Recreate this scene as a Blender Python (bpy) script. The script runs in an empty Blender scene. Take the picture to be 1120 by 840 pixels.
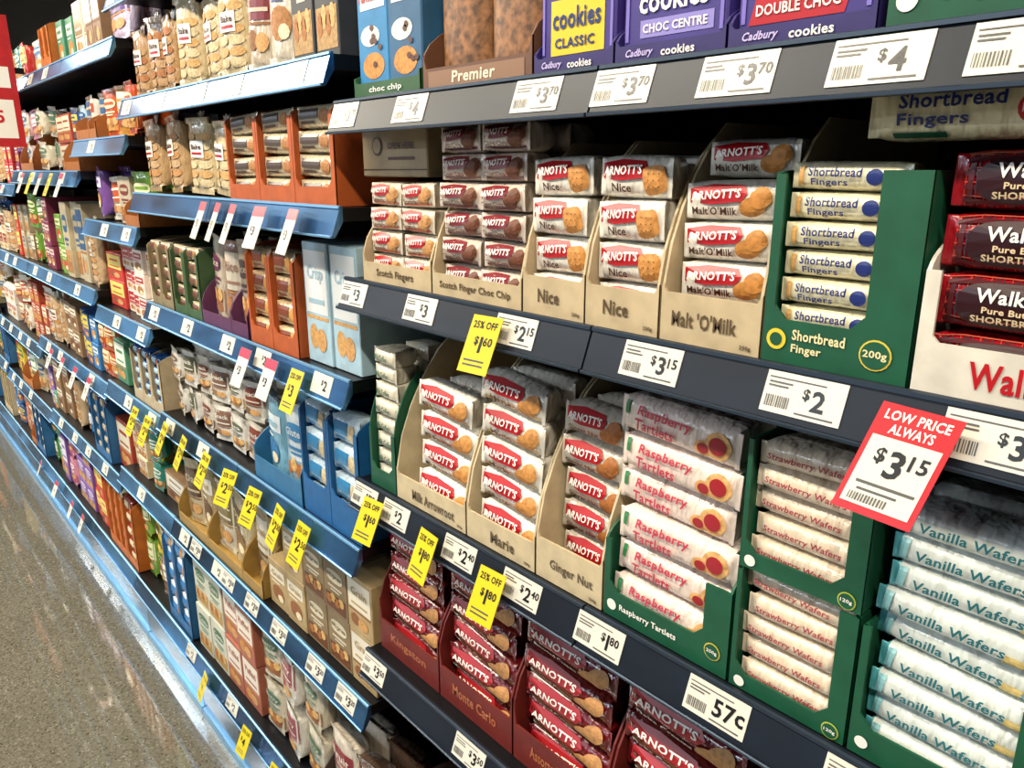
import bpy, math, random
from mathutils import Matrix, Vector
random.seed(11)
R=random.random
def U(a,b): return a+(b-a)*R()

# ---------------------------------------------------------------- materials
MATS={}
def lin(h):
    h=h.lstrip('#'); o=[]
    for i in (0,2,4):
        c=int(h[i:i+2],16)/255.; o.append(c/12.92 if c<=.04045 else ((c+.055)/1.055)**2.4)
    return o+[1.]
def mat(hexc,kind='card'):
    k=hexc+kind
    if k in MATS: return MATS[k]
    m=bpy.data.materials.new(kind+'_'+hexc.strip('#')); m.use_nodes=True
    nt=m.node_tree; b=nt.nodes['Principled BSDF']; c=lin(hexc)
    b.inputs['Base Color'].default_value=c
    def noise(scale,detail=3,sv=None):
        tc=nt.nodes.new('ShaderNodeTexCoord'); n=nt.nodes.new('ShaderNodeTexNoise')
        n.inputs['Scale'].default_value=scale; n.inputs['Detail'].default_value=detail
        if sv:
            mp=nt.nodes.new('ShaderNodeMapping');mp.inputs['Scale'].default_value=sv
            nt.links.new(tc.outputs['Object'],mp.inputs['Vector']);nt.links.new(mp.outputs['Vector'],n.inputs['Vector'])
        else: nt.links.new(tc.outputs['Object'],n.inputs['Vector'])
        return n
    def ramp(n,lo,hi,p0=.35,p1=.65):
        r=nt.nodes.new('ShaderNodeValToRGB')
        r.color_ramp.elements[0].position=p0;r.color_ramp.elements[1].position=p1
        r.color_ramp.elements[0].color=lo;r.color_ramp.elements[1].color=hi
        nt.links.new(n.outputs['Fac'],r.inputs['Fac']); nt.links.new(r.outputs['Color'],b.inputs['Base Color']); return r
    def bump(n,st,dist):
        u=nt.nodes.new('ShaderNodeBump'); u.inputs['Strength'].default_value=st; u.inputs['Distance'].default_value=dist
        nt.links.new(n.outputs['Fac'],u.inputs['Height']); nt.links.new(u.outputs['Normal'],b.inputs['Normal'])
    sc=lambda f:[min(1,x*f) for x in c[:3]]+[1]
    if kind=='card':
        b.inputs['Roughness'].default_value=.55
        ramp(noise(35),sc(.86),sc(1.06))
    elif kind=='wrap':
        b.inputs['Roughness'].default_value=.2; b.inputs['Coat Weight'].default_value=.7; b.inputs['Coat Roughness'].default_value=.1
        bump(noise(42,2.5,(1.8,1,.6)),.85,.009)
    elif kind=='ink':
        b.inputs['Roughness'].default_value=.35
    elif kind=='crumb':
        b.inputs['Roughness'].default_value=.5
        n=noise(90,5); ramp(n,sc(.35),sc(1.35),.36,.66)
    elif kind=='food':
        b.inputs['Roughness'].default_value=.6
        n=noise(160,3); ramp(n,sc(.7),sc(1.15),.3,.6)
    elif kind=='rail':
        b.inputs['Roughness'].default_value=.42; b.inputs['Specular IOR Level'].default_value=.32
        ramp(noise(6,5,(1,3,3)),sc(.7),sc(1.3))
    elif kind=='sheen_rail':
        b.inputs['Roughness'].default_value=.24; b.inputs['Metallic'].default_value=.85
        ramp(noise(3,4,(1,3,3)),sc(.35),sc(1.5),.38,.62)  # streaky tone paints uneven reflected light into the rail colour
    elif kind=='steel':
        b.inputs['Roughness'].default_value=.4; b.inputs['Metallic'].default_value=.6
    MATS[k]=m; return m

# ---------------------------------------------------------------- mesh builder
class MB:
    def __init__(s): s.v=[];s.f=[];s.m=[];s.ms=[];s.sm=[]
    def add(s,vs,fs,m,smooth=False):
        if m not in s.ms: s.ms.append(m)
        i=s.ms.index(m);o=len(s.v)
        s.v.extend(vs)
        for f in fs:
            s.f.append([a+o for a in f]); s.m.append(i); s.sm.append(smooth)
    def build(s,name):
        xs=[v[0] for v in s.v];ys=[v[1] for v in s.v];zs=[v[2] for v in s.v]
        c=((min(xs)+max(xs))/2,(min(ys)+max(ys))/2,min(zs))
        me=bpy.data.meshes.new(name)
        me.from_pydata([(v[0]-c[0],v[1]-c[1],v[2]-c[2]) for v in s.v],[],s.f)
        for m in s.ms: me.materials.append(m)
        me.polygons.foreach_set('material_index',s.m); me.polygons.foreach_set('use_smooth',s.sm)
        me.update()
        o=bpy.data.objects.new(name,me); o.location=c
        bpy.context.scene.collection.objects.link(o); return o
    def box(s,x0,x1,y0,y1,z0,z1,m):
        v=[(x0,y0,z0),(x1,y0,z0),(x1,y1,z0),(x0,y1,z0),(x0,y0,z1),(x1,y0,z1),(x1,y1,z1),(x0,y1,z1)]
        s.add(v,[(0,3,2,1),(4,5,6,7),(0,1,5,4),(1,2,6,5),(2,3,7,6),(3,0,4,7)],m)
    def cbox(s,x0,x1,y0,y1,z0,z1,m,c=.002):
        P=[]
        for (zz,i) in ((z0,c),(z0+c,0),(z1-c,0),(z1,c)):
            for (a,b2) in ((x0+i,y0+c+i),(x0+c+i,y0+i),(x1-c-i,y0+i),(x1-i,y0+c+i),(x1-i,y1-c-i),(x1-c-i,y1-i),(x0+c+i,y1-i),(x0+i,y1-c-i)):
                P.append((a,b2,zz))
        F=[tuple(range(7,-1,-1)),tuple(range(24,32))]
        for k in range(3):
            for j in range(8):
                a=k*8+j;b2=k*8+(j+1)%8;F.append((a,b2,b2+8,a+8))
        s.add(P,F,m)
    def prism(s,pts,plane,a,b,m):
        n=len(pts)
        if plane=='xz': v=[(p[0],a,p[1]) for p in pts]+[(p[0],b,p[1]) for p in pts]
        else: v=[(a,p[0],p[1]) for p in pts]+[(b,p[0],p[1]) for p in pts]
        f=[tuple(range(n)),tuple(range(2*n-1,n-1,-1))]+[(i,(i+1)%n,n+(i+1)%n,n+i) for i in range(n)]
        s.add(v,f,m)

TC={}
def glyph(t,bold=.024):
    if t in TC: return TC[t]
    cu=bpy.data.curves.new('t','FONT'); cu.body=t; cu.resolution_u=2; cu.offset=bold; cu.space_character=1.05
    ob=bpy.data.objects.new('t',cu); bpy.context.scene.collection.objects.link(ob)
    bpy.context.view_layer.update()
    me=bpy.data.meshes.new_from_object(ob.evaluated_get(bpy.context.evaluated_depsgraph_get()))
    vs=[(v.co.x,v.co.y) for v in me.vertices]; fs=[tuple(p.vertices) for p in me.polygons]
    bpy.data.objects.remove(ob); bpy.data.curves.remove(cu); bpy.data.meshes.remove(me)
    x0=min(v[0] for v in vs);x1=max(v[0] for v in vs);y0=min(v[1] for v in vs);y1=max(v[1] for v in vs)
    vs=[((v[0]-x0)/(x1-x0)-.5,(v[1]-y0)/(y1-y0)-.5) for v in vs]
    TC[t]=(vs,fs,(x1-x0)/(y1-y0)); return TC[t]
def flat(ox,oy,oz,r=(1,0,0),up=(0,0,1)):
    r=Vector(r).normalized();up=Vector(up).normalized();n=r.cross(up);o=Vector((ox,oy,oz))
    return lambda u,v,l=0: tuple(o+r*u+up*v+n*(.0005*(l+1)))
def text(mb,S,t,u,v,w,h,m,l=2,shear=0,rise=0):
    vs,fs,a=glyph(t)
    if h is None: h=w/a
    if w is None: w=h*a
    mb.add([S(u+p[0]*w+shear*p[1]*h,v+p[1]*h+rise*p[0]*w,l) for p in vs],fs,m)
def rect(mb,S,u0,u1,v0,v1,m,l=0,nx=1,nz=1,shear=0):
    vs=[S(u0+(u1-u0)*i/nx+shear*(v1-v0)*(j/nz-.5),v0+(v1-v0)*j/nz,l) for j in range(nz+1) for i in range(nx+1)]
    fs=[(j*(nx+1)+i,j*(nx+1)+i+1,(j+1)*(nx+1)+i+1,(j+1)*(nx+1)+i) for j in range(nz) for i in range(nx)]
    mb.add(vs,fs,m)
def ell(mb,S,u,v,a,b,m,l=0,p=2.,n=18,rot=0):
    vs=[S(u,v,l)];fs=[];cr,sr=math.cos(rot),math.sin(rot)
    for k in (.5,1.):
        for i in range(n):
            t=2*math.pi*i/n;c,s=math.cos(t),math.sin(t)
            x=k*a*math.copysign(abs(c)**(2/p),c);y=k*b*math.copysign(abs(s)**(2/p),s)
            vs.append(S(u+x*cr-y*sr,v+x*sr+y*cr,l))
    for i in range(n):
        j=(i+1)%n; fs.append((0,1+i,1+j)); fs.append((1+i,1+n+i,1+n+j,1+j))
    mb.add(vs,fs,m)

# flow-wrapped packet (pillow with crimped end fins); face stays flush to the front
def pack(mb,cx,y0,cz,w,h,d,m,p=3.,fin=.005,roll=0.,yaw=0.,vert=False,N=16,finm=None,bias=.82):
    T=Matrix.Translation((cx,y0+d/2,cz))@Matrix.Rotation(roll,4,'Y')@Matrix.Rotation(yaw,4,'Z')
    tab=[(0,.02,.88),(fin,.03,.88),(fin+.0015,.4,.9),(fin+.005,.85,.96),(fin+.014,1,1),(9,1,1)]
    def prof(u):
        e=max(0,min(u,w-u))
        for a,b in zip(tab,tab[1:]):
            if e<=b[0]:
                k=(e-a[0])/(b[0]-a[0]); return a[1]+(b[1]-a[1])*k,a[2]+(b[2]-a[2])*k
    def tr(x,y,z):
        q=T@(Vector((z,y,x)) if vert else Vector((x,y,z))); return (q.x,q.y,q.z)
    off=lambda sy:-(d/2)*(1-sy)*bias
    us=[0,fin,fin+.0015,fin+.005,fin+.014]; k=4
    us=us+[us[-1]+(w-2*us[-1])*i/k for i in range(1,k)]+[w-u for u in reversed(us)]
    V=[]
    for q,u in enumerate(us):
        sy,sz=prof(u)
        for i in range(N):
            t=2*math.pi*(i+.5)/N;c,s=math.cos(t),math.sin(t)
            V.append(tr(u-w/2,off(sy)+d/2*sy*.98*math.copysign(abs(c)**(2/p),c),h/2*sz*math.copysign(abs(s)**(2/p),s)))
    F=[(a*N+i,a*N+(i+1)%N,(a+1)*N+(i+1)%N,(a+1)*N+i) for a in range(len(us)-1) for i in range(N)]
    nf=N*2
    mb.add(V,F[nf:-nf],m,True); mb.add(V,F[:nf]+F[-nf:],finm or m,True)
    def S(u,v,l=0):
        if vert: u,v=v+w/2,u-h/2
        sy,sz=prof(u); vv=min(.999,abs(v/(h/2)))
        y=off(sy)-(d/2)*sy*(1-vv**p)**(1/p)-.0007*(l+1)
        return tr(u-w/2,y,v*sz)
    return S

# ---------------------------------------------------------------- packet designs
RED=mat('#b0121c','ink');WHITE=mat('#f1ece2','ink');BRN=mat('#4a2412','ink');BLK=mat('#141414','ink')
BISC=mat('#c98a45','food');NAVY=mat('#1d2b6b','ink')
def d_arn(name,bm=BISC,shape='sq',acc=None,ink=BRN,logo=RED,full=True):
    def f(mb,S,w,h):
        if acc: rect(mb,S,.07*w,.93*w,-.40*h,-.33*h,acc,0,6,1)
        vs=[S(.045*w,-.05*h,1),S(.30*w,-.08*h,1),S(.64*w,-.01*h,1),S(.70*w,.2*h,1),S(.64*w,.38*h,1),S(.3*w,.41*h,1),S(.045*w,.36*h,1),S(.3*w,.15*h,1)]
        mb.add(vs,[(7,i,(i+1)%7) for i in range(7)],logo)
        if shape=='sq': 
            ell(mb,S,.80*w,-.05*h,.145*w,.33*h,bm,2,5,20,.15)
            for a in (-.07,0,.07):
                for b_ in (-.15,0,.15): ell(mb,S,.80*w+a*w,(-.05+b_)*h,.008*w,.018*h,BRN,3,2,6)
        elif shape=='ov':
            ell(mb,S,.76*w,-.13*h,.14*w,.24*h,bm,2,2.2,16,.2); ell(mb,S,.84*w,.08*h,.105*w,.26*h,bm,3,2.2,16,.3)
        text(mb,S,"ARNOTT'S",.37*w,.165*h,.54*w,.22*h,WHITE,4,0,.05)
        if full: text(mb,S,name,.35*w,-.24*h,min(.5*w,.055*w*len(name)+.06*w),.2*h,ink,3,.15)
    return f
def d_line(txt,ink,endm=None,bm=None,hh=.36,txt2=None,leaf=None,tw=.62):
    def f(mb,S,w,h):
        if endm:
            rect(mb,S,.045*w,.10*w,-.40*h,.40*h,endm,0,2,6,.12); rect(mb,S,.88*w,.96*w,-.40*h,.40*h,endm,0,2,6,.12)
            rect(mb,S,.76*w,.87*w,-.36*h,-.05*h,mat('#dcc27a','food'),1,2,3,.3)
        if leaf: rect(mb,S,.05*w,.09*w,.0*h,.38*h,leaf,1,1,3)
        if bm:
            ell(mb,S,.85*w,0,.10*w,.34*h,bm[0],1); ell(mb,S,.85*w,0,.065*w,.22*h,bm[1],2); ell(mb,S,.74*w,-.16*h,.07*w,.2*h,bm[0],1);ell(mb,S,.74*w,-.16*h,.045*w,.13*h,bm[1],2)
        cu=.41 if bm else .46
        if txt2:
            text(mb,S,txt,cu*w,.17*h,tw*w,hh*h*.85,ink,3,.12);text(mb,S,txt2,(cu-.08)*w,-.17*h,tw*.75*w,hh*h*.8,ink,3,.12)
        else: text(mb,S,txt,cu*w,-.02*h,tw*w,hh*h,ink,3,.12)
    return f
def stack(mb,x0,x1,z0,rows,h,d,m,deco,y0=.016,p=3.,jit=.002,slop=.0,fin=.005,finm=None,ys=None,back=True,yaw=0):
    z0+=abs(slop)*(x1-x0)*.5+.001
    for r in range(rows):
        w=x1-x0
        yy=y0+(ys[r] if ys else 0)+U(0,jit)*2
        S=pack(mb,(x0+x1)/2+U(-jit,jit),yy,z0+h*(r+.5),w,h*1.02,d,m,p,fin,U(-.03,.03)*(r>0)+slop,yaw+U(-.04,.04),finm=finm)
        deco(mb,S,w,h)
        if back: pack(mb,(x0+x1)/2+U(-jit,jit),yy+d*1.05,z0+h*(r+.5),w,h*1.02,d,m,p,fin,0,0,finm=finm)

def tray(mb,x0,x1,z0,depth,lip,hs,m,mi=None,y0=.006,wl=0,hl=0,wr=0,hr=0,cut=.10,hf=None,curve=.012,base=True):
    t=.003; mi=mi or m; hf=lip+.012 if hf is None else hf
    def side(a,b,hf):
        pts=[(y0,z0),(y0+depth,z0),(y0+depth,z0+hs),(y0+cut,z0+hs)]
        for k in (1,2,3,4):
            q=k/5.; pts.append((y0+cut*(1-q)**1.5,z0+hs+(hf-hs)*q**1.25))
        pts.append((y0,z0+hf)); mb.prism(pts,'yz',a,b,m)
    side(x0,x0+t,max(hf,hl)); side(x1-t,x1,max(hf,hr))
    mb.box(x0+t,x1-t,y0+depth-t,y0+depth,z0,z0+hs,mi)
    if base: mb.box(x0+t,x1-t,y0+t,y0+depth-t,z0,z0+t,mi)
    pts=[(x0,z0),(x1,z0)]
    if wr: pts+=[(x1,z0+hr),(x1-wr,z0+hr),(x1-wr,z0+lip+curve),(x1-wr-curve,z0+lip)]
    else: pts+=[(x1,z0+hf),(x1-.006,z0+lip)]
    if wl: pts+=[(x0+wl+curve,z0+lip),(x0+wl,z0+lip+curve),(x0+wl,z0+hl),(x0,z0+hl)]
    else: pts+=[(x0+.006,z0+lip),(x0,z0+hf)]
    mb.prism(pts,'xz',y0-.001,y0+t-.001,m)
    return flat(x0,y0-.001,z0)

# ---------------------------------------------------------------- room
def plane_obj(name,vs,m):
    mb=MB(); mb.add(vs,[(0,1,2,3)],m); return mb.build(name)
fm=bpy.data.materials.new('polished_terrazzo'); fm.use_nodes=True
nt=fm.node_tree;b=nt.nodes['Principled BSDF'];tc=nt.nodes.new('ShaderNodeTexCoord')
vo=nt.nodes.new('ShaderNodeTexVoronoi');vo.inputs['Scale'].default_value=190
no=nt.nodes.new('ShaderNodeTexNoise');no.inputs['Scale'].default_value=2.5;no.inputs['Detail'].default_value=5
nt.links.new(tc.outputs['Object'],vo.inputs['Vector']);nt.links.new(tc.outputs['Object'],no.inputs['Vector'])
hs=nt.nodes.new('ShaderNodeSeparateColor');nt.links.new(vo.outputs['Color'],hs.inputs['Color'])
cr=nt.nodes.new('ShaderNodeValToRGB');cr.color_ramp.interpolation='CONSTANT'
e=cr.color_ramp.elements;e[0].position=0;e[0].color=lin('#6c6656');e[1].position=.2;e[1].color=lin('#7a7464')
for p_,c_ in ((.6,'#837d6d'),(.9,'#999381'),(.96,'#585243')):
    q=e.new(p_);q.color=lin(c_)
nt.links.new(hs.outputs[0],cr.inputs['Fac'])
mx=nt.nodes.new('ShaderNodeMix');mx.data_type='RGBA';mx.blend_type='MULTIPLY';mx.inputs[0].default_value=.3
nt.links.new(cr.outputs['Color'],mx.inputs[6]);nt.links.new(no.outputs['Fac'],mx.inputs[7]);nt.links.new(mx.outputs[2],b.inputs['Base Color'])
b.inputs['Roughness'].default_value=.06; b.inputs['IOR'].default_value=1.8; b.inputs['Coat Weight'].default_value=1; b.inputs['Coat Roughness'].default_value=.05; b.inputs['Coat IOR'].default_value=1.9
plane_obj('floor',[(-16,-12,0),(5,-12,0),(5,1.5,0),(-16,1.5,0)],fm)
plane_obj('ceiling',[(-16,-12,3.9),(-16,1.5,3.9),(5,1.5,3.9),(5,-12,3.9)],mat('#3a3a3c'))
plane_obj('wall_back',[(-16,1.5,0),(5,1.5,0),(5,1.5,3.9),(-16,1.5,3.9)],mat('#4a4643'))
plane_obj('wall_left',[(-16,-12,0),(-16,1.5,0),(-16,1.5,3.9),(-16,-12,3.9)],mat('#b8b4aa'))

# ---------------------------------------------------------------- shelving bays
DARK=mat('#15161a','steel')
RH=.047
def bay(x0,x1,zs,rm,edge,top=2.3,base=.27):
    mb=MB()
    mb.box(x0,x1,.48,.52,0,top,mat('#1a1b1f'))
    for xx in (x0+.001,x1-.031): mb.box(xx,xx+.03,.44,.479,0,top,DARK)
    for z in list(zs)+[base]:
        mb.box(x0+.002,x1-.002,0,.479,z-.022,z,DARK)
        n=max(1,round((x1-x0)/.55)); L=(x1-x0)/n
        for i in range(n):
            a=x0+i*L+.0015;c=x0+(i+1)*L-.0015
            mb.prism([(0,z+.003),(-.004,z+.003),(-.021,z-RH+.004),(-.024,z-RH+.004),(-.024,z-RH),(-.016,z-RH),(0,z-.022)],'yz',a,c,rm)
            mb.prism([(-.0045,z+.0035),(-.0075,z+.0025),(-.0080,z-.001),(-.0055,z-.001)],'yz',a,c,edge)
            mb.prism([(-.024,z-RH+.004),(-.0255,z-RH+.003),(-.0255,z-RH+.0005),(-.024,z-RH)],'yz',a,c,edge)
    mb.box(x0+.002,x1-.002,.012,.03,0,base-.055,rm)
    mb.box(x0+.002,x1-.002,.004,.012,.0,.03,edge)
    mb.build('supermarket_shelf')
NR=mat('#111823','rail');FR=mat('#5f9cd0','sheen_rail');MR=mat('#4a79a8','sheen_rail')  # far rails are lighter blue: glancing reflection painted into their colour
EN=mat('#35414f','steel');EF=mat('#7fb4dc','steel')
A_,B_,C_,D_,E_=1.779,1.511,1.163,.822,.27
bay(-.02,1.08,(A_,B_,C_,D_),NR,EN)
bay(-1.12,-.022,(A_,B_,C_,D_),NR,EN)
L=(2.10,1.85,1.622,1.335,1.02,.69)
bay(-2.22,-1.122,L,MR,EF)
M3=(2.0,1.765,1.53,1.255,1.0,.69)
bay(-2.77,-2.222,M3,FR,EF)
M4=(2.0,1.675,1.30,.98,.64)
M5=(2.0,1.62,1.30,.92,.62)
for k in range(5): bay(-3.87-1.1*k,-2.772-1.1*k,M4 if k%2==0 else M5,FR,EF,2.2)

# ---------------------------------------------------------------- tags
def rail_S(X,zs): return flat(X,-.0128,zs-.0205,(1,0,0),(0,.017,.046))
def money(mb,S,u,v,h,p,m,l=2):
    a,c=(p.split('.')+[''])[:2]
    if c=='c':
        text(mb,S,a,u-h*.25,v,None,h,m,l); text(mb,S,'c',u+h*.75,v,None,h*.7,m,l);return
    w=glyph(a)[2]*h
    text(mb,S,'$',u-w/2-h*.3,v+h*.2,None,h*.6,m,l); text(mb,S,a,u,v,None,h,m,l)
    if c: text(mb,S,c,u+w/2+h*.42,v+h*.22,None,h*.55,m,l)
PT=mat('#d8d3c6','ink');GR=mat('#55534f','ink')
def tag(X,zs,p,w=.074,h=.037,far=False):
    mb=MB();S=rail_S(X,zs)
    v=[S(a,b_,l) for l in (-1,1) for (a,b_) in ((-w/2,-h/2),(w/2,-h/2),(w/2,h/2),(-w/2,h/2))]
    mb.add(v,[(0,1,2,3),(4,5,6,7),(0,1,5,4),(1,2,6,5),(2,3,7,6),(3,0,4,7)],PT)
    if not far:
        rect(mb,S,-w*.46,w*.25,h*.34,h*.37,GR,2)
        for k in range(2): rect(mb,S,-w*.45,-w*(.12+.1*R()),h*(.22-.09*k),h*(.26-.09*k),GR,2)
        x=-w*.45
        while x<-w*.14:
            q=U(.0005,.0014); rect(mb,S,x,x+q,-h*.36,-h*.08,GR,2); x+=q+U(.0007,.0014)
        rect(mb,S,-w*.05,w*.42,-h*.42,-h*.38,GR,2)
    money(mb,S,w*.2,-.03*h,h*.5,p,BLK,2)
    mb.build('price_tag')
YEL=mat('#dcc414','ink')
def card(X,zs,p,w=.05,hh=.074,kind='y',yaw=0.):
    mb=MB();up=Vector((0,.03,.068)).normalized();r=Vector((math.cos(yaw),math.sin(yaw),0))
    if kind=='r': up=Vector((.014,.045,.085)).normalized();r=Vector((1,0,-.05)).normalized()
    S=flat(X,-.0235,zs-.006,r,up)
    def plate(u0,u1,v0,v1,l0,l1,m):
        v=[S(a,b_,l) for l in (l0,l1) for (a,b_) in ((u0,v0),(u1,v0),(u1,v1),(u0,v1))]
        mb.add(v,[(0,1,2,3),(4,5,6,7),(0,1,5,4),(1,2,6,5),(2,3,7,6),(3,0,4,7)],m)
    if kind=='y':
        plate(-w/2,w/2,-hh,0,-1,1,YEL)
        text(mb,S,'25% OFF',0,-hh*.16,w*.8,hh*.13,BLK,2)
        money(mb,S,w*.02,-hh*.5,hh*.28,p,BLK,2)
        for k in range(2): rect(mb,S,-w*.38,w*.3,-hh*(.8+.08*k),-hh*(.77+.08*k),GR,2)
    elif kind=='r':
        plate(-w/2,w/2,-hh,0,-1,1,mat('#c3121d','ink'))
        text(mb,S,'LOW PRICE',0,-hh*.1,w*.8,hh*.09,WHITE,2); text(mb,S,'ALWAYS',0,-hh*.22,w*.55,hh*.09,WHITE,2)
        rect(mb,S,-w*.43,w*.43,-hh*.93,-hh*.3,PT,2)
        money(mb,S,0,-hh*.52,hh*.25,p,BLK,3)
        rect(mb,S,-w*.35,w*.38,-hh*.74,-hh*.715,GR,3);rect(mb,S,-w*.3,w*.2,-hh*.80,-hh*.78,GR,3)
        x=-w*.36
        while x<w*.1:
            q=U(.0005,.0014); rect(mb,S,x,x+q,-hh*.9,-hh*.83,GR,3); x+=q+U(.0007,.0014)
    else:
        plate(-w/2,w/2,-hh,0,-1,1,PT); rect(mb,S,-w*.5,w*.5,-hh*.24,0,mat('#b3304a','ink'),2)
        money(mb,S,0,-hh*.58,hh*.22,p,BLK,2)
    mb.build('price_card')
for X,p in ((-1.079,'3.70'),(-.904,'4'),(-.657,'3.70'),(-.534,'3.70'),(-.405,'3.70'),(-.284,'4'),(-.185,'4.50'),(.1,'3'),(.4,'4')): tag(X,A_,p)
for X,p in ((-1.08,'3'),(-.895,'3'),(-.692,'2.15'),(-.482,'3.15'),(-.315,'2'),(-.165,'3.15'),(.1,'3.15'),(.35,'2')): tag(X,B_,p)
for X,p in ((-1.08,'1.90'),(-.985,'2'),(-.815,'2.40'),(-.68,'2.40'),(-.539,'1.80'),(-.374,'57.c'),(-.22,'57.c'),(.2,'2')): tag(X,C_,p)
for X,p in ((-1.082,'3.50'),(-.8,'3.50'),(-.5,'3.50')): tag(X,D_,p)
card(-.728,B_,'1.60',yaw=.12); card(-1.03,C_,'1.60',yaw=.1);card(-.872,C_,'1.80',yaw=-.1);card(-.722,C_,'1.80',yaw=.06)
card(-.2125,B_,'3.15',.06,.090,'r')
for X in (-1.30,-1.405,-1.53,-1.669,-1.815,-1.973,-2.12): card(X,1.02,'2.50',.055,.085,yaw=U(-.2,.2))
for X in (-2.28,-2.40): card(X,1.0,'2.50',.055,.085)
for X in (-1.2,-1.328,-1.504,-1.654,-1.80,-2.03): tag(X,.69,'3.20')
for X,kd in ((-1.50,'y'),(-1.567,'y'),(-1.743,'y'),(-2.04,'y'),(-3.46,'w'),(-3.65,'w'),(-3.95,'w'),(-4.3,'w')): card(X,.27,'4',kind=kd,yaw=U(-.2,.2))
for X in (-1.88,-2.2): tag(X,.27,'2')
for X in (-1.244,-1.378,-1.503,-1.58,-1.66): card(X,1.622,'3',.05,.08,'w',U(-.2,.2))
for X in (-1.384,-1.508): card(X,1.335,'3',.05,.08,'w')
card(-1.277,1.335,'3',.05,.08)
for z in (2.10,1.85,1.335,1.02,.69):
    for X in (-1.17,-1.42,-1.6,-1.85,-2.1):
        if z in (1.02,.69) and X>-1.7: continue
        tag(X-.03*z,z,'2',.07,far=True)
for k in range(16):
    X=-2.3-.23*k
    zz=M3 if X>-2.75 else M4 if X>-3.85 else M5 if X>-4.95 else M4
    if min(abs(X+2.77),abs(X+3.87),abs(X+4.97))<.06: continue
    for z in zz:
        if R()<.8: tag(X+U(-.02,.02),z,'2',.07,far=True)
for k in range(5): card(-2.9-.16*k,1.675,'2',.05,.08,'y' if k%2 else 'w')
for k in range(4): card(-4.1-.2*k,1.62,'2',.05,.08,'w'); card(-2.95-.2*k,.98,'2',.05,.08,'w')

# ---------------------------------------------------------------- near products : shelf A
CREAM=mat('#c1ad89');CREAM2=mat('#cbb995');WR=mat('#ece5d6','wrap')
GREEN=mat('#0e5136');GREEND=mat('#0c3d2b')
PUR=mat('#3f3082');PURD=mat('#2e2364');YL=mat('#e3c21c','ink');LIL=mat('#c9b9e8','ink')
zA=A_+.001
def cookie_box(x0,x1,kind):
    mb=MB();w=x1-x0
    mb.cbox(x0+.004,x1-.004,.012,.2,zA+.004,zA+.23,PUR)
    S=tray(mb,x0,x1,zA,.2,.018,.05,PURD,cut=.06,hf=.024)
    text(mb,S,'Cadbury',w*.24,.0095,w*.26,.009,LIL,1,.3); text(mb,S,'cookies',w*.6,.009,w*.3,.008,WHITE,1)
    F=flat(x0,.012,zA)
    rect(mb,F,w*.06,w*.09,.022,.22,mat('#7d6cc0','ink'),1);rect(mb,F,w*.91,w*.94,.022,.22,mat('#7d6cc0','ink'),1)
    if kind==0:
        rect(mb,F,w*.17,w*.84,.020,.075,YL,0)
        text(mb,F,'cookies',w*.5,.056,w*.6,.021,NAVY,2); text(mb,F,'CLASSIC',w*.48,.032,w*.5,.010,NAVY,2)
    elif kind==1:
        rect(mb,F,w*.2,w*.86,.024,.040,mat('#8f84c8','ink'),0)
        text(mb,F,'cookies',w*.5,.056,w*.62,.021,WHITE,2); text(mb,F,'CHOC CENTRE',w*.52,.032,w*.58,.008,WHITE,2)
    else:
        rect(mb,F,w*.14,w*.8,.020,.042,mat('#b4161c','ink'),0,1,1,.3)
        text(mb,F,'DOUBLE CHOC',w*.46,.031,w*.58,.009,WHITE,2);text(mb,F,'cookies',w*.5,.060,w*.62,.021,WHITE,2)
    ell(mb,F,w*.5,.125,w*.36,.03,BISC,1)
    for q in range(6): ell(mb,F,w*U(.3,.7),U(.11,.14),w*.03,.005,BRN,2,2,8)
    mb.build('cookie_box')
cookie_box(-.680,-.563,0);cookie_box(-.560,-.431,1);cookie_box(-.428,-.298,2)
mb=MB();x0,x1=-.896,-.684;w=x1-x0
for i in range(2):
    a=x0+.006+i*(w-.008)/2
    for yy in (.02,.09): S=pack(mb,a+w*.24,yy,zA+.12,.22,w*.46,.06,mat('#8f623c','crumb'),3,.008,vert=True)
S=tray(mb,x0,x1,zA,.24,.027,.1,mat('#6b4630'),hf=.045)
rect(mb,S,.012,w-.012,.004,.023,mat('#8f6a4c','ink'),0)
text(mb,S,'Premier',w*.5,.0135,w*.4,.014,mat('#ecdcc0','ink'),1,.1)
mb.build('biscuit_carton')
mb=MB();x0,x1=-1.075,-.905;w=x1-x0
S=tray(mb,x0,x1,zA,.2,.022,.045,mat('#2f5a34'),hf=.03)
text(mb,S,'choc chip',w*.5,.011,w*.5,.010,WHITE,1)
for i in range(2):
    a=x0+.004+i*(w-.006)/2
    mb.cbox(a,a+w*.475,.013,.18,zA+.004,zA+.21,mat('#2b7fb5') if i==0 else mat('#2c5f86'))
    F=flat(a,.013,zA)
    ell(mb,F,w*.24,.045,w*.17,.018,BISC,0);ell(mb,F,w*.2,.085,w*.15,.014,mat('#e9e2d0','ink'),0)
    rect(mb,F,.01,w*.44,.12,.19,mat('#d8dfe6','ink'),0);text(mb,F,'Farmbake',w*.23,.14,w*.36,.02,mat('#b8322a','ink'),2)
    for k in range(6): ell(mb,F,U(.02,w*.42),U(.035,.1),.005,.004,mat('#5a3015','ink'),2)
mb.build('cookie_box')
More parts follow.
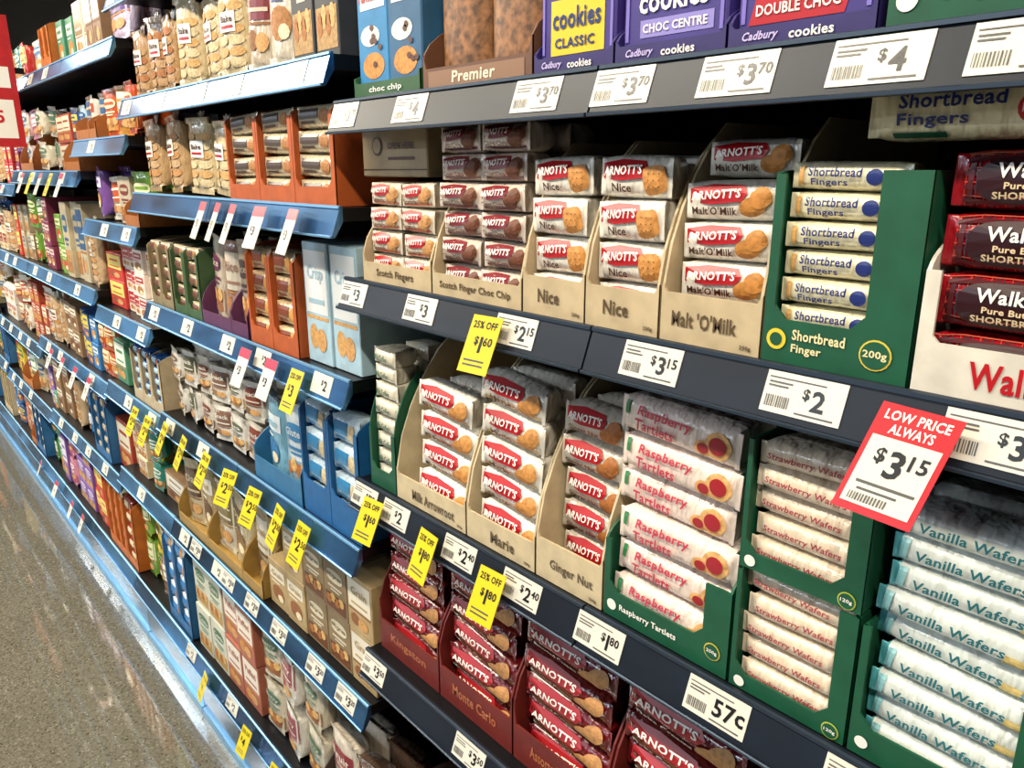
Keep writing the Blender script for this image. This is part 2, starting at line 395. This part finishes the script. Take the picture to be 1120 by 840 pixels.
def greenA(x0,x1):
    mb=MB();w=x1-x0
    S=tray(mb,x0,x1,zA,.25,.05,.12,GREEN,hf=.065)
    ell(mb,S,.014,.02,.008,.008,WHITE,1);text(mb,S,'Fully Loaded Cookies',w*.55,.02,w*.7,.013,WHITE,1)
    for i in range(2):
        a=x0+.005+i*(w-.008)/2
        pk=pack(mb,a+w*.24,.02,zA+.1,.18,w*.46,.07,mat('#7a4a25','crumb'),3,.008,vert=True)
        rect(mb,pk,w*.08,w*.4,-.01,.04,GREEND,0,4,4)
    mb.build('cookie_carton')
greenA(-.290,-.09)
cookie_box(-.085,.05,0); cookie_box(.06,.19,2); greenA(.2,.42)
# ---------------------------------------------------------------- shelf B
z=B_+.001
INK=mat('#5d4c36','ink')
mb=MB();S=tray(mb,-1.076,-.892,z,.3,.03,.13,CREAM,hf=.045,cut=.08)
text(mb,S,'Scotch Fingers',.09,.015,.1,.014,INK,1)
for i in range(2): stack(mb,-1.070+.088*i,-.984+.088*i,z+.006,4,.036,.06,mat('#e6d9c2','wrap'),d_arn('Scotch',mat('#c08a52','food'),'ov',mat('#c8452f','ink')),y0=.014)
mb.build('biscuit_carton')
mb=MB();CB=mat('#9a8766');bx0,bx1=-1.112,-.935
mb.cbox(bx0,bx1,.035,.24,z+.158,z+.238,CB);F=flat(bx0,.035,z+.158)
text(mb,F,'OPEN HERE',.11,.045,.07,.009,BRN,1);ell(mb,F,.045,.045,.014,.014,BRN,1);ell(mb,F,.045,.045,.011,.011,CB,2);rect(mb,F,.075,.145,.025,.029,BRN,1);rect(mb,F,.0,.177,.010,.0115,BRN,1)
mb.build('cardboard_box')
mb=MB();S=tray(mb,-.888,-.701,z,.3,.03,.19,CREAM,hf=.04,cut=.1)
text(mb,S,'Scotch Finger Choc Chip',.093,.015,.15,.012,INK,1)
for i in range(2): stack(mb,-.882+.089*i,-.796+.089*i,z+.006,6,.0365,.07,mat('#dccbbb','wrap'),d_arn('Choc Chip',mat('#6b3a22','food'),'ov',mat('#5b2433','ink'),logo=mat('#7d1622','ink')),y0=.012,p=2.3,jit=.003)
mb.build('biscuit_carton')
for (a,c) in ((-.697,-.595),(-.592,-.490)):
    mb=MB();S=tray(mb,a,c,z,.32,.046,.20,CREAM,cut=.08,hf=.055)
    text(mb,S,'Nice',.045,.024,.036,.016,INK,1); text(mb,S,'250g',.09,.008,.012,.005,INK,1)
    stack(mb,a+.005,c-.005,z+.004,4,.0445,.055,WR,d_arn('Nice'),y0=.012,p=2.8,jit=.003)
    mb.build('biscuit_carton')
mb=MB();a,c=-.486,-.372;S=tray(mb,a,c,z,.34,.050,.215,CREAM,cut=.09,hf=.058)
text(mb,S,"Malt 'O'Milk",.052,.025,.075,.016,INK,1);text(mb,S,'250g',.1,.007,.012,.005,INK,1)
stack(mb,a+.008,c-.004,z+.004,4,.0385,.055,WR,d_arn("Malt'O'Milk",mat('#b97a33','food'),'ov'),y0=.016,p=2.8,ys=[0,0,.004,.006])
stack(mb,a+.012,c-.004,z+.160,1,.036,.055,WR,d_arn("Malt'O'Milk",mat('#b97a33','food'),'ov'),y0=.05,p=2.8)
mb.build('biscuit_carton')
def shortbread(a,c):
    mb=MB();w=c-a;S=tray(mb,a,c,z,.3,.040,.168,GREEN,wl=.009,hl=.165,wr=.038,hr=.168,cut=.02,hf=.05)
    ell(mb,S,.014,.022,.0095,.0095,mat('#e8c93a','ink'),1);ell(mb,S,.014,.022,.006,.006,GREEN,2)
    PY=mat('#e6dba8','ink')
    text(mb,S,'Shortbread',.053,.028,.048,.0095,PY,1);text(mb,S,'Finger',.043,.015,.028,.0095,PY,1)
    ell(mb,S,w-.026,.022,.0135,.013,mat('#d8c44a','ink'),1);ell(mb,S,w-.026,.022,.012,.0115,GREEN,2);text(mb,S,'200g',w-.026,.022,.02,.008,PY,3)
    for r in range(7):
        x0,x1=a+.009,c-.020
        P_=pack(mb,(x0+x1)/2+U(-.002,.002),.010+U(0,.003),z+.005+.0243*(r+.5),x1-x0,.0245,.06,mat('#e6dcb6','wrap'),3.4,.005,U(-.02,.02)*(r>0),U(-.03,.03))
        ww=x1-x0;text(mb,P_,'Shortbread',ww*.4,.0035,ww*.46,.0078,NAVY,2);text(mb,P_,'Fingers',ww*.36,-.0055,ww*.32,.007,NAVY,2)
        ell(mb,P_,ww*.74,0,.007,.0065,NAVY,2);rect(mb,P_,ww*.07,ww*.12,-.008,.008,mat('#cf9b5a','ink'),1,1,4)
    mb.build('shortbread_carton')
shortbread(-.369,-.240)
mb=MB();P_=pack(mb,-.228,.026,z+.2145,.155,.050,.05,mat('#e5d8ae','wrap'),2.8,.008,.0)
text(mb,P_,'Shortbread',.062,.005,.075,.0115,NAVY,2);text(mb,P_,'Fingers',.050,-.010,.052,.0115,NAVY,2)
rect(mb,P_,.02,.06,-.0225,-.0185,GREEN,1,4,2)
ell(mb,P_,.118,-.004,.011,.011,mat('#c21d2a','ink'),2);text(mb,P_,'NEW',.118,-.004,.015,.006,WHITE,4);ell(mb,P_,.136,-.012,.012,.012,BISC,1);ell(mb,P_,.132,.010,.012,.010,BISC,1)
mb.build('shortbread_packet')
def walk(a,c):
    mb=MB();w=c-a;S=tray(mb,a,c,z,.3,.040,.115,mat('#d9d2c4'),wl=.011,hl=.095,wr=.016,hr=.095,cut=.03,hf=.05,curve=.005)
    text(mb,S,'Walkers',w*.52,.02,w*.5,.021,mat('#b3121c','ink'),1)
    rw=mat('#98101c','wrap');GO=mat('#e2c9a0','ink');TK=mat('#2c060c','ink');TG=mat('#4a0c14','ink');TL=mat('#c2503a','ink');TN=mat('#1d2b3a','ink')
    for r in range(4):
        h=.0445;x0,x1=a+.004,c-.004;ww=x1-x0;P_=pack(mb,(x0+x1)/2,.010+.002*r,z+.005+h*(r+.5),ww,h*.98,.06,rw,3,.007,U(-.015,.015)*(r>0))
        for q in range(9):
            u=ww*(.08+.098*q)
            rect(mb,P_,u,u+.0040,-.019,.019,TG,0,1,6); rect(mb,P_,u+.0058,u+.0066,-.019,.019,TN,0,1,6); rect(mb,P_,u-.0022,u-.0017,-.019,.019,TL,0,1,6)
        for q in range(4):
            v=-.0175+.0105*q
            rect(mb,P_,ww*.06,ww*.94,v,v+.0034,TG,1,8,1);rect(mb,P_,ww*.06,ww*.94,v+.0052,v+.0059,TL,1,8,1)
        ell(mb,P_,ww*.40,.0,ww*.27,.0165,TK,2,3.4,20)
        text(mb,P_,'Walkers',ww*.40,.007,ww*.36,.0105,WHITE,4)
        text(mb,P_,'Pure Butter',ww*.40,-.0035,ww*.28,.0048,GO,4)
        text(mb,P_,'SHORTBREAD',ww*.40,-.0105,ww*.38,.0052,GO,4)
        pack(mb,(x0+x1)/2,.078,z+.005+h*(r+.5),ww-.002,h*.98,.06,rw,2.8,.007)
    mb.build('shortbread_carton')
walk(-.236,-.088)
shortbread(-.04,.1)
for (a,c) in ((.11,.24),(.25,.38)):
    mb=MB();S=tray(mb,a,c,z,.32,.048,.19,CREAM,cut=.09,hf=.055);text(mb,S,'Nice',.05,.024,.034,.016,BRN,1)
    stack(mb,a+.007,c-.007,z+.004,4,.0445,.055,WR,d_arn('Nice'),y0=.014,p=2.6);mb.build('biscuit_carton')
# ---------------------------------------------------------------- shelf C
z=C_+.001
mb=MB();a,c=-1.085,-1.008;S=tray(mb,a,c,z,.3,.03,.2,GREEN,wl=.006,hl=.1,wr=.01,hr=.1,cut=.05)
stack(mb,a+.006,c-.006,z+.006,8,.029,.06,mat('#d8d0bb','wrap'),d_line('Milk Coffee',mat('#2b5a3f','ink'),None),y0=.012)
mb.build('biscuit_carton')
def arrc(a,c,name,rows,h,slop,inset,y0,lip,wrapm,bm,acc,tw):
    mb=MB();w=c-a;S=tray(mb,a,c,z,.34,lip,.262,CREAM2,cut=.12,hf=lip+.01)
    text(mb,S,name,w*.55,lip*.45,tw,.017,INK,1);text(mb,S,'250g',w-.014,.007,.012,.005,INK,1)
    stack(mb,a+inset,c-.007,z+.003,rows,h,.052,wrapm,d_arn(name,bm,'ov',acc),y0=y0,p=2.15,slop=slop,jit=.004,yaw=.05)
    mb.build('biscuit_carton')
ACC=mat('#d7a24a','ink')
arrc(-1.004,-.822,'Milk Arrowroot',4,.048,.10,.045,.016,.042,WR,BISC,ACC,.11)
arrc(-.818,-.673,'Marie',5,.0475,.10,.014,.016,.042,WR,BISC,mat('#e1b23e','ink'),.05)
arrc(-.669,-.553,'Ginger Nut',5,.0455,.08,.008,.04,.056,mat('#cfc4b2','wrap'),mat('#a8652c','food'),None,.075)
mb=MB();a,c=-.549,-.377;w=c-a;S=tray(mb,a,c,z,.3,.034,.12,GREEN,wl=.008,hl=.1,wr=.032,hr=.1,cut=.03)
ell(mb,S,.013,.017,.007,.007,WHITE,1);text(mb,S,'Raspberry Tartlets',.066,.017,.082,.010,WHITE,1);ell(mb,S,w-.018,.025,.01,.01,mat('#d8c44a','ink'),1);ell(mb,S,w-.018,.025,.0088,.0088,GREEN,2);text(mb,S,'250g',w-.018,.025,.013,.005,WHITE,3)
stack(mb,a+.006,c-.010,z+.008,6,.0435,.06,mat('#ead6c8','wrap'),d_line('Raspberry',mat('#c23650','ink'),None,(mat('#d8a565','food'),mat('#a01d28','ink')),hh=.38,txt2='Tartlets',leaf=mat('#2f7a48','ink'),tw=.46),y0=.012,p=3.6,jit=.005,slop=.03)
mb.build('tartlet_carton')
def wafer(a,c,zz,rows,h,txt,ink,endm,body,hs,lip,wl,wr,name,fin=None,jit=.003,bm=None,p=3.6,tw=.62):
    mb=MB();w=c-a;S=tray(mb,a,c,zz,.3,lip,hs,GREEN,wl=wl,hl=hs,wr=wr,hr=hs,cut=.004)
    ell(mb,S,w-.013,lip*.5,.0085,.0085,mat('#b8c44a','ink'),1);ell(mb,S,w-.013,lip*.5,.0073,.0073,GREEN,2);text(mb,S,'120g',w-.013,lip*.5,.011,.0045,WHITE,3)
    ell(mb,S,.012,lip*.5,.006,.006,WHITE,1)
    stack(mb,a+.005,c-.007,zz+.004,rows,h,.06,body,d_line(txt,ink,endm,bm,tw=tw,hh=.33),y0=.010,jit=jit,finm=fin,p=p,slop=.015)
    mb.build(name)
STR=mat('#e3d0b6','wrap');SI=mat('#a03c44','ink')
for zz in (z,z+.137): wafer(-.373,-.250,zz,5,.0253,'Strawberry Wafers',SI,None,STR,.133,.018,.005,.018,'wafer_carton',tw=.72)
TEAL=mat('#86bcc0','ink');VW=mat('#d9dfd8','wrap');VI=mat('#1b6670','ink');VF=mat('#4a9ea6','wrap')
wafer(-.246,-.100,z,9,.0266,'Vanilla Wafers',VI,TEAL,VW,.13,.03,.007,.02,'wafer_carton',VF,.006)
wafer(-.09,.05,z,9,.0266,'Vanilla Wafers',VI,TEAL,VW,.13,.03,.007,.02,'wafer_carton',VF,.005)
wafer(.06,.2,z,5,.0253,'Strawberry Wafers',SI,None,STR,.133,.02,.006,.022,'wafer_carton')
# ---------------------------------------------------------------- shelf D
z=D_+.001
MAR=mat('#6c1e18');MARW=mat('#661014','wrap')
for i,(a,c,n) in enumerate(((-1.108,-.925,'Kingston'),(-.921,-.737,'Monte Carlo'),(-.733,-.545,'Assorted Creams'),(-.541,-.35,'Delta Creams'),(-.346,-.16,'Monte Carlo'),(-.156,.03,'Kingston'))):
    mb=MB();w=c-a;S=tray(mb,a,c,z,.32,.06,.24,MAR,cut=.12,hf=.10,y0=.022)
    text(mb,S,n,w*.5,.034,w*.6,.02,mat('#b3653f','ink'),1)
    stack(mb,a+.010,c-.010,z+.005,5,.0455,.06,MARW,d_arn(n,mat('#b98550','food'),'ov',mat('#c9a04a','ink'),WHITE,mat('#a3161e','ink')),y0=.032,p=2.3,slop=.05,jit=.004)
    mb.build('biscuit_carton')
z=E_+.001
x=-1.11
while x<.1:
    mb=MB();S=tray(mb,x,x+.18,z,.32,.06,.2,random.choice([MAR,mat('#4d2a1c'),CREAM]),hf=.08)
    stack(mb,x+.01,x+.17,z+.005,5,.045,.07,random.choice([MARW,mat('#3b2a22','wrap'),WR]),d_arn('Cookies',BISC,'ov'),y0=.02)
    mb.build('biscuit_carton'); x+=.19

# ---------------------------------------------------------------- rows for further bays
def face_art(mb,F,W,h,c1,c2,c3,word,lay,nx=1,nz=1,v0=0.):
    k2=mat(c2,'ink');k3=mat(c3,'food');k1=mat(c1,'ink')
    Y=lambda q:v0+h*q
    if lay==0:
        rect(mb,F,W*.1,W*.9,Y(.62),Y(.86),k2,0,nx,nz)
        ell(mb,F,W*.5,Y(.32),W*.32,h*.17,k3,0,2.4,12); ell(mb,F,W*.62,Y(.24),W*.16,h*.08,mat('#e6d6ae','food'),1,2,10)
        rect(mb,F,W*.15,W*.6,Y(.53),Y(.56),k2,0,nx,1)
        tv,tc_,th=.74,k1,.12
    elif lay==1:
        rect(mb,F,W*.06,W*.94,Y(.06),Y(.36),k3,0,nx,nz);
        for q in range(4): ell(mb,F,W*(.22+.18*q),Y(.24+.05*(q%2)),W*.12,h*.09,mat('#d2a565' if q%2 else '#a8682f','food'),1,2,10)
        ell(mb,F,W*.5,Y(.72),W*.36,h*.12,k2,0,2.6,12); rect(mb,F,W*.2,W*.8,Y(.49),Y(.53),k2,0,nx,1);rect(mb,F,W*.3,W*.7,Y(.43),Y(.46),k2,0,nx,1)
        tv,tc_,th=.72,k1,.1
    else:
        rect(mb,F,W*.06,W*.94,Y(.42),Y(.93),k2,0,nx,nz)
        rect(mb,F,W*.06,W*.94,Y(.37),Y(.40),k3,0,nx,1)
        ell(mb,F,W*.3,Y(.22),W*.18,h*.11,k3,0,2,10);ell(mb,F,W*.62,Y(.2),W*.2,h*.1,mat('#c9965a','food'),1,2,10)
        rect(mb,F,W*.18,W*.82,Y(.50),Y(.54),k1,1,nx,1)
        tv,tc_,th=.74,k1,.14
    if word: text(mb,F,word,W*.5,Y(tv),W*.62,h*th,tc_,2)
    else:
        rect(mb,F,W*.22,W*.78,Y(tv-.03),Y(tv+.04),tc_,1,nx,1)
def g_boxes(x0,x1,z,H,w,cols,stackn=1,name='cracker_box_row',words=('Crackers',),y0=.015,real=True,yj=.006):
    mb=MB();n=max(1,int((x1-x0)/w));w=(x1-x0)/n;lay=random.randrange(3)
    for i in range(n):
        col,c2,c3=cols[(i//2)%len(cols)];kk=stackn-(1 if stackn>1 and R()<.2 else 0);sh=U(0,yj)
        for k in range(kk):
            h=H/stackn*U(.97,1.0);zz=z+H/stackn*k;a=x0+i*w+.0015;yy=y0+sh+U(0,.005)
            mb.cbox(a,a+w-.003,yy,yy+.2,zz,zz+h,mat(col),.0015)
            face_art(mb,flat(a,yy,zz),w-.003,h,col,c2,c3,words[(i//2)%len(words)] if real else None,(lay+i//2)%3)
    mb.build(name)
def g_pouch(x0,x1,z,H,w,cols,name='snack_pouch_row',trayc=None,y0=.018,real=True,word='Bites',lip=.03,p=2.6,rows=1,yj=.008):
    mb=MB();n=max(1,int((x1-x0)/w));w=(x1-x0)/n;lay=random.randrange(3);HH=H/rows
    for i in range(n):
        col,c2,c3=cols[i%len(cols)];a=x0+i*w;sh=U(0,yj)
        for rr in range(rows):
            h=HH*U(.86,1.)
            for q in range(2):
                S=pack(mb,a+w/2,y0+sh+.07*q+U(0,.008),z+HH*rr+h/2+.006,h,w*.94,.055,mat(col,'wrap'),p,.010,U(-.08,.08),U(-.22,.22),vert=True,N=12)
                if q==0: face_art(mb,S,w*.94,h*.86,col,c2,c3,word if real else None,(lay+i%2)%3,4,3,-h*.43)
        if trayc and i%2==0:
            tray(mb,a,min(x1,a+2*w-.002),z,.25,lip,H*.6,mat(trayc),hf=lip+.02,cut=.07,y0=.004)
    mb.build(name)
def g_tray(x0,x1,z,w,H,rows,trayc,pc,deco,name='snack_carton_row',lip=.03,p=2.8,depth=.28):
    mb=MB();n=max(1,int(round((x1-x0)/w)));w=(x1-x0)/n;hh=(H-.006)/rows
    for i in range(n):
        a=x0+i*w
        tray(mb,a+.001,a+w-.001,z,depth,lip,H*1.02,mat(trayc),wl=.006,hl=H*.9,wr=.012,hr=H*.9,cut=.05)
        for r in range(rows):
            S=pack(mb,a+w/2-.002,.010+U(0,.004),z+.004+hh*(r+.5),w-.014,hh,.06,mat(pc,'wrap'),p,.004,U(-.04,.04),N=12)
            deco(mb,S,w-.014,hh)
    mb.build(name)
def d_small(c1,c2):
    def f(mb,S,w,h):
        rect(mb,S,w*.12,w*.6,-.1*h,.3*h,mat(c1,'ink'),0,3,3);ell(mb,S,w*.75,0,w*.12,h*.3,mat(c2,'food'),0,2,10)
        rect(mb,S,w*.15,w*.5,-.3*h,-.18*h,mat(c1,'ink'),0,3,1)
    return f
def g_bagged(x0,x1,z,H,w,cookie,film,name='bagged_biscuit_row',label='#e9e2d2',word='Bake'):
    """bags of round biscuits: two columns of biscuits seen through the film, gathered top, paper label"""
    mb=MB();n=max(1,int((x1-x0)/w));w=(x1-x0)/n
    for i in range(n):
        a=x0+i*w+w/2;h=H*U(.78,.92)
        S=pack(mb,a,.018+U(0,.01),z+h/2+.005,h,w*.94,.06,mat(film,'wrap'),2.3,.012,U(-.05,.05),U(-.2,.2),vert=True,N=12)
        W=w*.94
        k=int(h*.78/.02)
        for cc in (.29,.71):
            for q in range(k): ell(mb,S,W*cc,-h*.38+.02*q+.004,W*.19,.0088,mat(cookie if q%2 else film,'food'),0,2.2,12)
        rect(mb,S,W*.26,W*.74,-h*.02,h*.2,mat(label,'ink'),2,4,3);text(mb,S,word,W*.5,h*.12,W*.36,h*.07,BRN,3);rect(mb,S,W*.32,W*.68,.02*h,h*.05,RED,3,3,1)
        pts=[(-.006,0),(.006,0),(.02,H*.12),(.008,H*.10),(0,H*.13),(-.009,H*.10),(-.018,H*.12)]
        mb.prism([(a+p_[0],z+h-.004+p_[1]) for p_ in pts],'xz',.044,.047,mat('#d9d2c2','wrap'))
        pack(mb,a,.095,z+h/2+.005,h,w*.94,.06,mat(film,'wrap'),2.3,.012,0,0,vert=True,N=12)
    mb.build(name)
z1,z2,z3,z4,z5,z6,z0=[q+.001 for q in (1.85,1.622,1.335,1.02,.69,.27,2.10)]
g_boxes(-2.2,-1.13,z0,.16,.09,[('#3b3f46','#c9a24a','#a98048'),('#7a2f22','#e0d0a8','#c48a40')],name='cracker_box_row')
g_boxes(-1.29,-1.135,z1,.21,.075,[('#3a3a3c','#b9b2a4','#b08a55'),('#2f2b2b','#c8c0b2','#a34a38')],name='cracker_box_row',words=('Lavosh','Crisps'))
g_pouch(-1.50,-1.30,z1,.2,.09,[('#c9b8a0','#7a2a2c','#8a5a2c'),('#d2c6b0','#3b4a78','#a8713c')],'crispbread_pouch_row',None,word='Thins')
g_bagged(-1.86,-1.51,z1,.2,.115,'#c79a5e','#cdb88e',label='#e4e0d6')
g_bagged(-2.2,-1.87,z1,.19,.11,'#a0642f','#b08a5e')
g_bagged(-2.2,-1.90,z2,.19,.13,'#b88248','#b8956a')
g_bagged(-1.89,-1.60,z2,.19,.125,'#c79a5e','#cdb88e',label='#dfe3e0')
g_tray(-1.59,-1.15,z2,.145,.165,4,'#b55520','#d0c0a0',d_small('#4a3a30','#a8713c'),'cracker_carton_row',.03,depth=.16)
g_tray(-2.2,-2.03,z3,.085,.17,5,'#8a7a58','#cfc2a4',d_small('#6a4030','#a8713c'),'snack_carton_row',.02)
g_tray(-2.02,-1.83,z3,.095,.17,5,'#3d5a34','#c9bc9c',d_small('#6a4030','#a8713c'),'snack_carton_row',.02)
g_pouch(-1.82,-1.56,z3,.2,.085,[('#c9bba8','#6b2e4f','#9a6a48'),('#a8806c','#e3d6c0','#a8713c'),('#b5a48c','#4a3a3a','#8a5a38')],'rice_cracker_pouch_row','#5b2d52',word='Rice')
g_tray(-1.55,-1.33,z3,.11,.2,4,'#b55520','#cfb48a',d_small('#7a3a22','#c48a40'),'cracker_carton_row',.035)
g_boxes(-1.32,-1.13,z3,.225,.09,[('#a9c6d4','#eef0ee','#c99a5c'),('#5c93b4','#dfe8ea','#c99a5c')],name='crispbread_box_row',words=('Crisp','Bread'))
g_pouch(-2.2,-1.6,z4,.2,.1,[('#dcd6ca','#7a5a48','#8f6a48'),('#d8d3c8','#5a5a40','#a8824a'),('#cfc6b6','#7a3a28','#6d4a2c')],'snack_pouch_row',None,word='Snack',rows=2)
g_pouch(-1.59,-1.36,z4,.2,.1,[('#7fb4cc','#e6ecec','#2f6fa0'),('#cdd8dc','#2a78a8','#7a94a0')],'crispbread_pouch_row','#2a6a94',word='Gluten',lip=.05)
g_tray(-1.355,-1.13,z4,.112,.235,4,'#145a92','#b9ccd6',d_small('#2a78a8','#c9b48a'),'crispbread_carton_row',.07)
g_pouch(-2.2,-1.62,z5,.22,.11,[('#c9b893','#5a3d22','#8f6a3c'),('#b59f74','#e6dcc6','#6d4a2c'),('#d8cfb8','#7a6a3a','#a8824a')],'snack_pouch_row','#a2803f',word='Oat')
g_boxes(-1.61,-1.13,z5,.24,.095,[('#b59a6c','#e8dfca','#8f5a30'),('#8a7452','#d9cdb0','#6d3f20')],name='cracker_box_row',words=('Grain','Rye'),stackn=2,yj=0)
g_boxes(-2.2,-1.75,z6,.30,.11,[('#c9c8b4','#3f6a4a','#b0894a'),('#a8604a','#e6dccb','#c48a40')],name='cracker_box_row',words=('Corn','Puffed'),stackn=2)
g_pouch(-1.74,-1.40,z6,.3,.11,[('#c9bfa8','#4a6a50','#8f5a30'),('#d8d3c6','#8a2f38','#b33a3a')],'snack_pouch_row',None,word='Berry',rows=2)
g_pouch(-1.39,-1.13,z6,.22,.125,[('#d8cbb8','#8a2430','#b3283a'),('#5c4636','#d9c8a8','#7a3a28')],'snack_pouch_row','#3a2a24',word='Fruit')
PALS=[[('#c4501a','#f0e0b0','#c48a40'),('#d8922e','#f4e8c8','#8f3a20'),('#e8e0cc','#c4501a','#a8713c')],
[('#6f9a34','#ece6b8','#b8421f'),('#d8bc34','#3f6a2a','#7a4020'),('#3f7a3a','#f0ecd0','#c48a40')],
[('#2f78b4','#e8ecee','#c48a40'),('#a8c8d8','#1f4f8a','#b86a30'),('#2a4f86','#e0c850','#b86a30')],
[('#b42a30','#f4dcc8','#d0a050'),('#7a1f44','#ecd4c4','#b07a40'),('#e8d8c8','#b42a30','#a8713c')],
[('#d0c6ae','#3f7050','#a8713c'),('#b8aa90','#7a3424','#8f5a30'),('#e4dece','#8a6a2a','#a8713c')],
[('#7a5298','#ece2f2','#c89a50'),('#d8c8e0','#5a2f80','#c07a30'),('#4a8a6a','#ecf0dc','#c07a30')],
[('#e0c444','#b8221f','#8f4a20'),('#2a8a7a','#ecf0dc','#c07a30'),('#c8342a','#f0dc70','#8f4a20')],
[('#dcd6c8','#b4502a','#b07a40'),('#bfb090','#2f5a86','#a8713c'),('#8a6a48','#efe6d0','#6d3f20')],
[('#d8c8a4','#93301f','#a8713c'),('#e6dfce','#5a702f','#c48a40'),('#a8442a','#eadfc0','#c48a40')],
[('#e2dcd0','#c0405a','#a8713c'),('#e6e0d2','#2f7aa4','#c48a40'),('#d88aa0','#f4ece8','#b0506a')]]
def fill(x0,x1,zs,top):
    zs=sorted(zs,reverse=True)
    for j,zz in enumerate(zs):
        up=(zs[j-1]-.05) if j else top
        H=(up-zz)*.93
        if H<.08: continue
        x=x0;last=None
        while x<x1-.05:
            w=min(U(.12,.30),x1-x)
            if x1-(x+w)<.12: w=x1-x
            pal=random.choice([q for q in PALS if q is not last]);last=pal;t=R()
            pal=random.sample(pal,random.choice((1,2,3)))
            if t<.36: g_boxes(x,x+w-.004,zz+.001,H*U(.68,1),U(.06,.11),pal,stackn=1 if H<.2 else random.choice((1,2,3)),real=False,yj=.03)
            elif t<.78: g_pouch(x,x+w-.004,zz+.001,min(H,.36)*U(.76,.96),U(.07,.11),pal,trayc=random.choice([None,None,None,'#a8642c']),real=False,rows=2 if H>.24 else 1,yj=.03)
            elif t<.88 : g_bagged(x,x+w-.004,zz+.001,min(H,.24),.1,'#b88248','#c4a47c')
            else: g_tray(x,x+w-.004,zz+.001,.09,H*.9,5,random.choice(['#b8621c','#b9a684','#246090']),pal[0][1],d_small(pal[0][0],pal[0][2]))
            x+=w
fill(-2.765,-2.225,M3+(.27,),2.2)
for k in range(4): fill(-3.865-1.1*k,-2.775-1.1*k,(M4 if k%2==0 else M5)+(.27,),2.16)

# aisle sign projecting from the far bays
mb=MB();SX=-3.36
mb.box(SX-.005,SX,-.34,-.03,1.76,2.2,mat('#b8141c'))
F=flat(SX,-.34,1.76,(0,1,0),(0,0,1))
rect(mb,F,.02,.29,.03,.16,WHITE,0);rect(mb,F,.02,.29,.2,.27,WHITE,0);text(mb,F,'2 for $5',.155,.1,.2,.05,mat('#c01820','ink'),2)
text(mb,F,'SPECIALS',.155,.38,.24,.05,WHITE,2);rect(mb,F,.05,.26,.225,.245,BLK,1)
mb.box(SX-.015,SX-.0055,-.03,.0,2.01,2.03,DARK)
mb.build('promotional_sign')

# ---------------------------------------------------------------- lights
def area(x,y,z,sx,sy,e,col,name):
    l=bpy.data.lights.new(name,'AREA');l.shape='RECTANGLE';l.size=sx;l.size_y=sy;l.energy=e;l.color=col
    o=bpy.data.objects.new(name,l);o.location=(x,y,z);bpy.context.scene.collection.objects.link(o)
def fixture(X,Y,e,col):
    area(X,Y,3.2,1.9,.12,e,col,'ceiling_light')
    mb=MB();mb.box(X-1,X+1,Y-.1,Y+.1,3.205,3.26,mat('#c8c8c8'));mb.box(X-.8,X-.78,Y-.01,Y+.01,3.26,3.9,DARK);mb.box(X+.78,X+.8,Y-.01,Y+.01,3.26,3.9,DARK);mb.build('light_fixture')
for X,e_ in ((.6,84),(-2.0,92),(-4.6,118),(-7.2,130),(-9.8,130)): fixture(X,-1.15,e_,(1,.90,.73))
for X in (-2,-5.5,-9,-12.5):  # unseen cool rows, added so the far rails have something bright to reflect
    fixture(X,-3.9,80,(.78,.88,1)); fixture(X,-6.8,95,(.72,.86,1))
w=bpy.data.worlds.new('w');bpy.context.scene.world=w;w.use_nodes=True
w.node_tree.nodes['Background'].inputs[0].default_value=(.9,.92,1,1);w.node_tree.nodes['Background'].inputs[1].default_value=.08

# ---------------------------------------------------------------- camera
f=841.
F2=f*f+234.**2
def nrm(v): return Vector(v).normalized()
d=nrm((-760,-234,f));n=nrm((F2/760,-234,f));g=nrm((0,f*f/234,f))
cx=Vector((-d[0],n[0],-g[0]));cy=Vector((-d[1],n[1],-g[1]));cz=Vector((-d[2],n[2],-g[2]))
M=Matrix((( cx[0],-cy[0],-cz[0]),(cx[1],-cy[1],-cz[1]),(cx[2],-cy[2],-cz[2]))).to_4x4()
M.translation=Vector((0,-.62,1.68))
cam=bpy.data.cameras.new('camera');co=bpy.data.objects.new('camera',cam);bpy.context.scene.collection.objects.link(co)
co.matrix_world=M;cam.sensor_width=36;cam.lens=f/1120*36;cam.clip_start=.02
bpy.context.scene.camera=co
vs=bpy.context.scene.view_settings
vs.view_transform='Standard';vs.look='None';vs.exposure=0
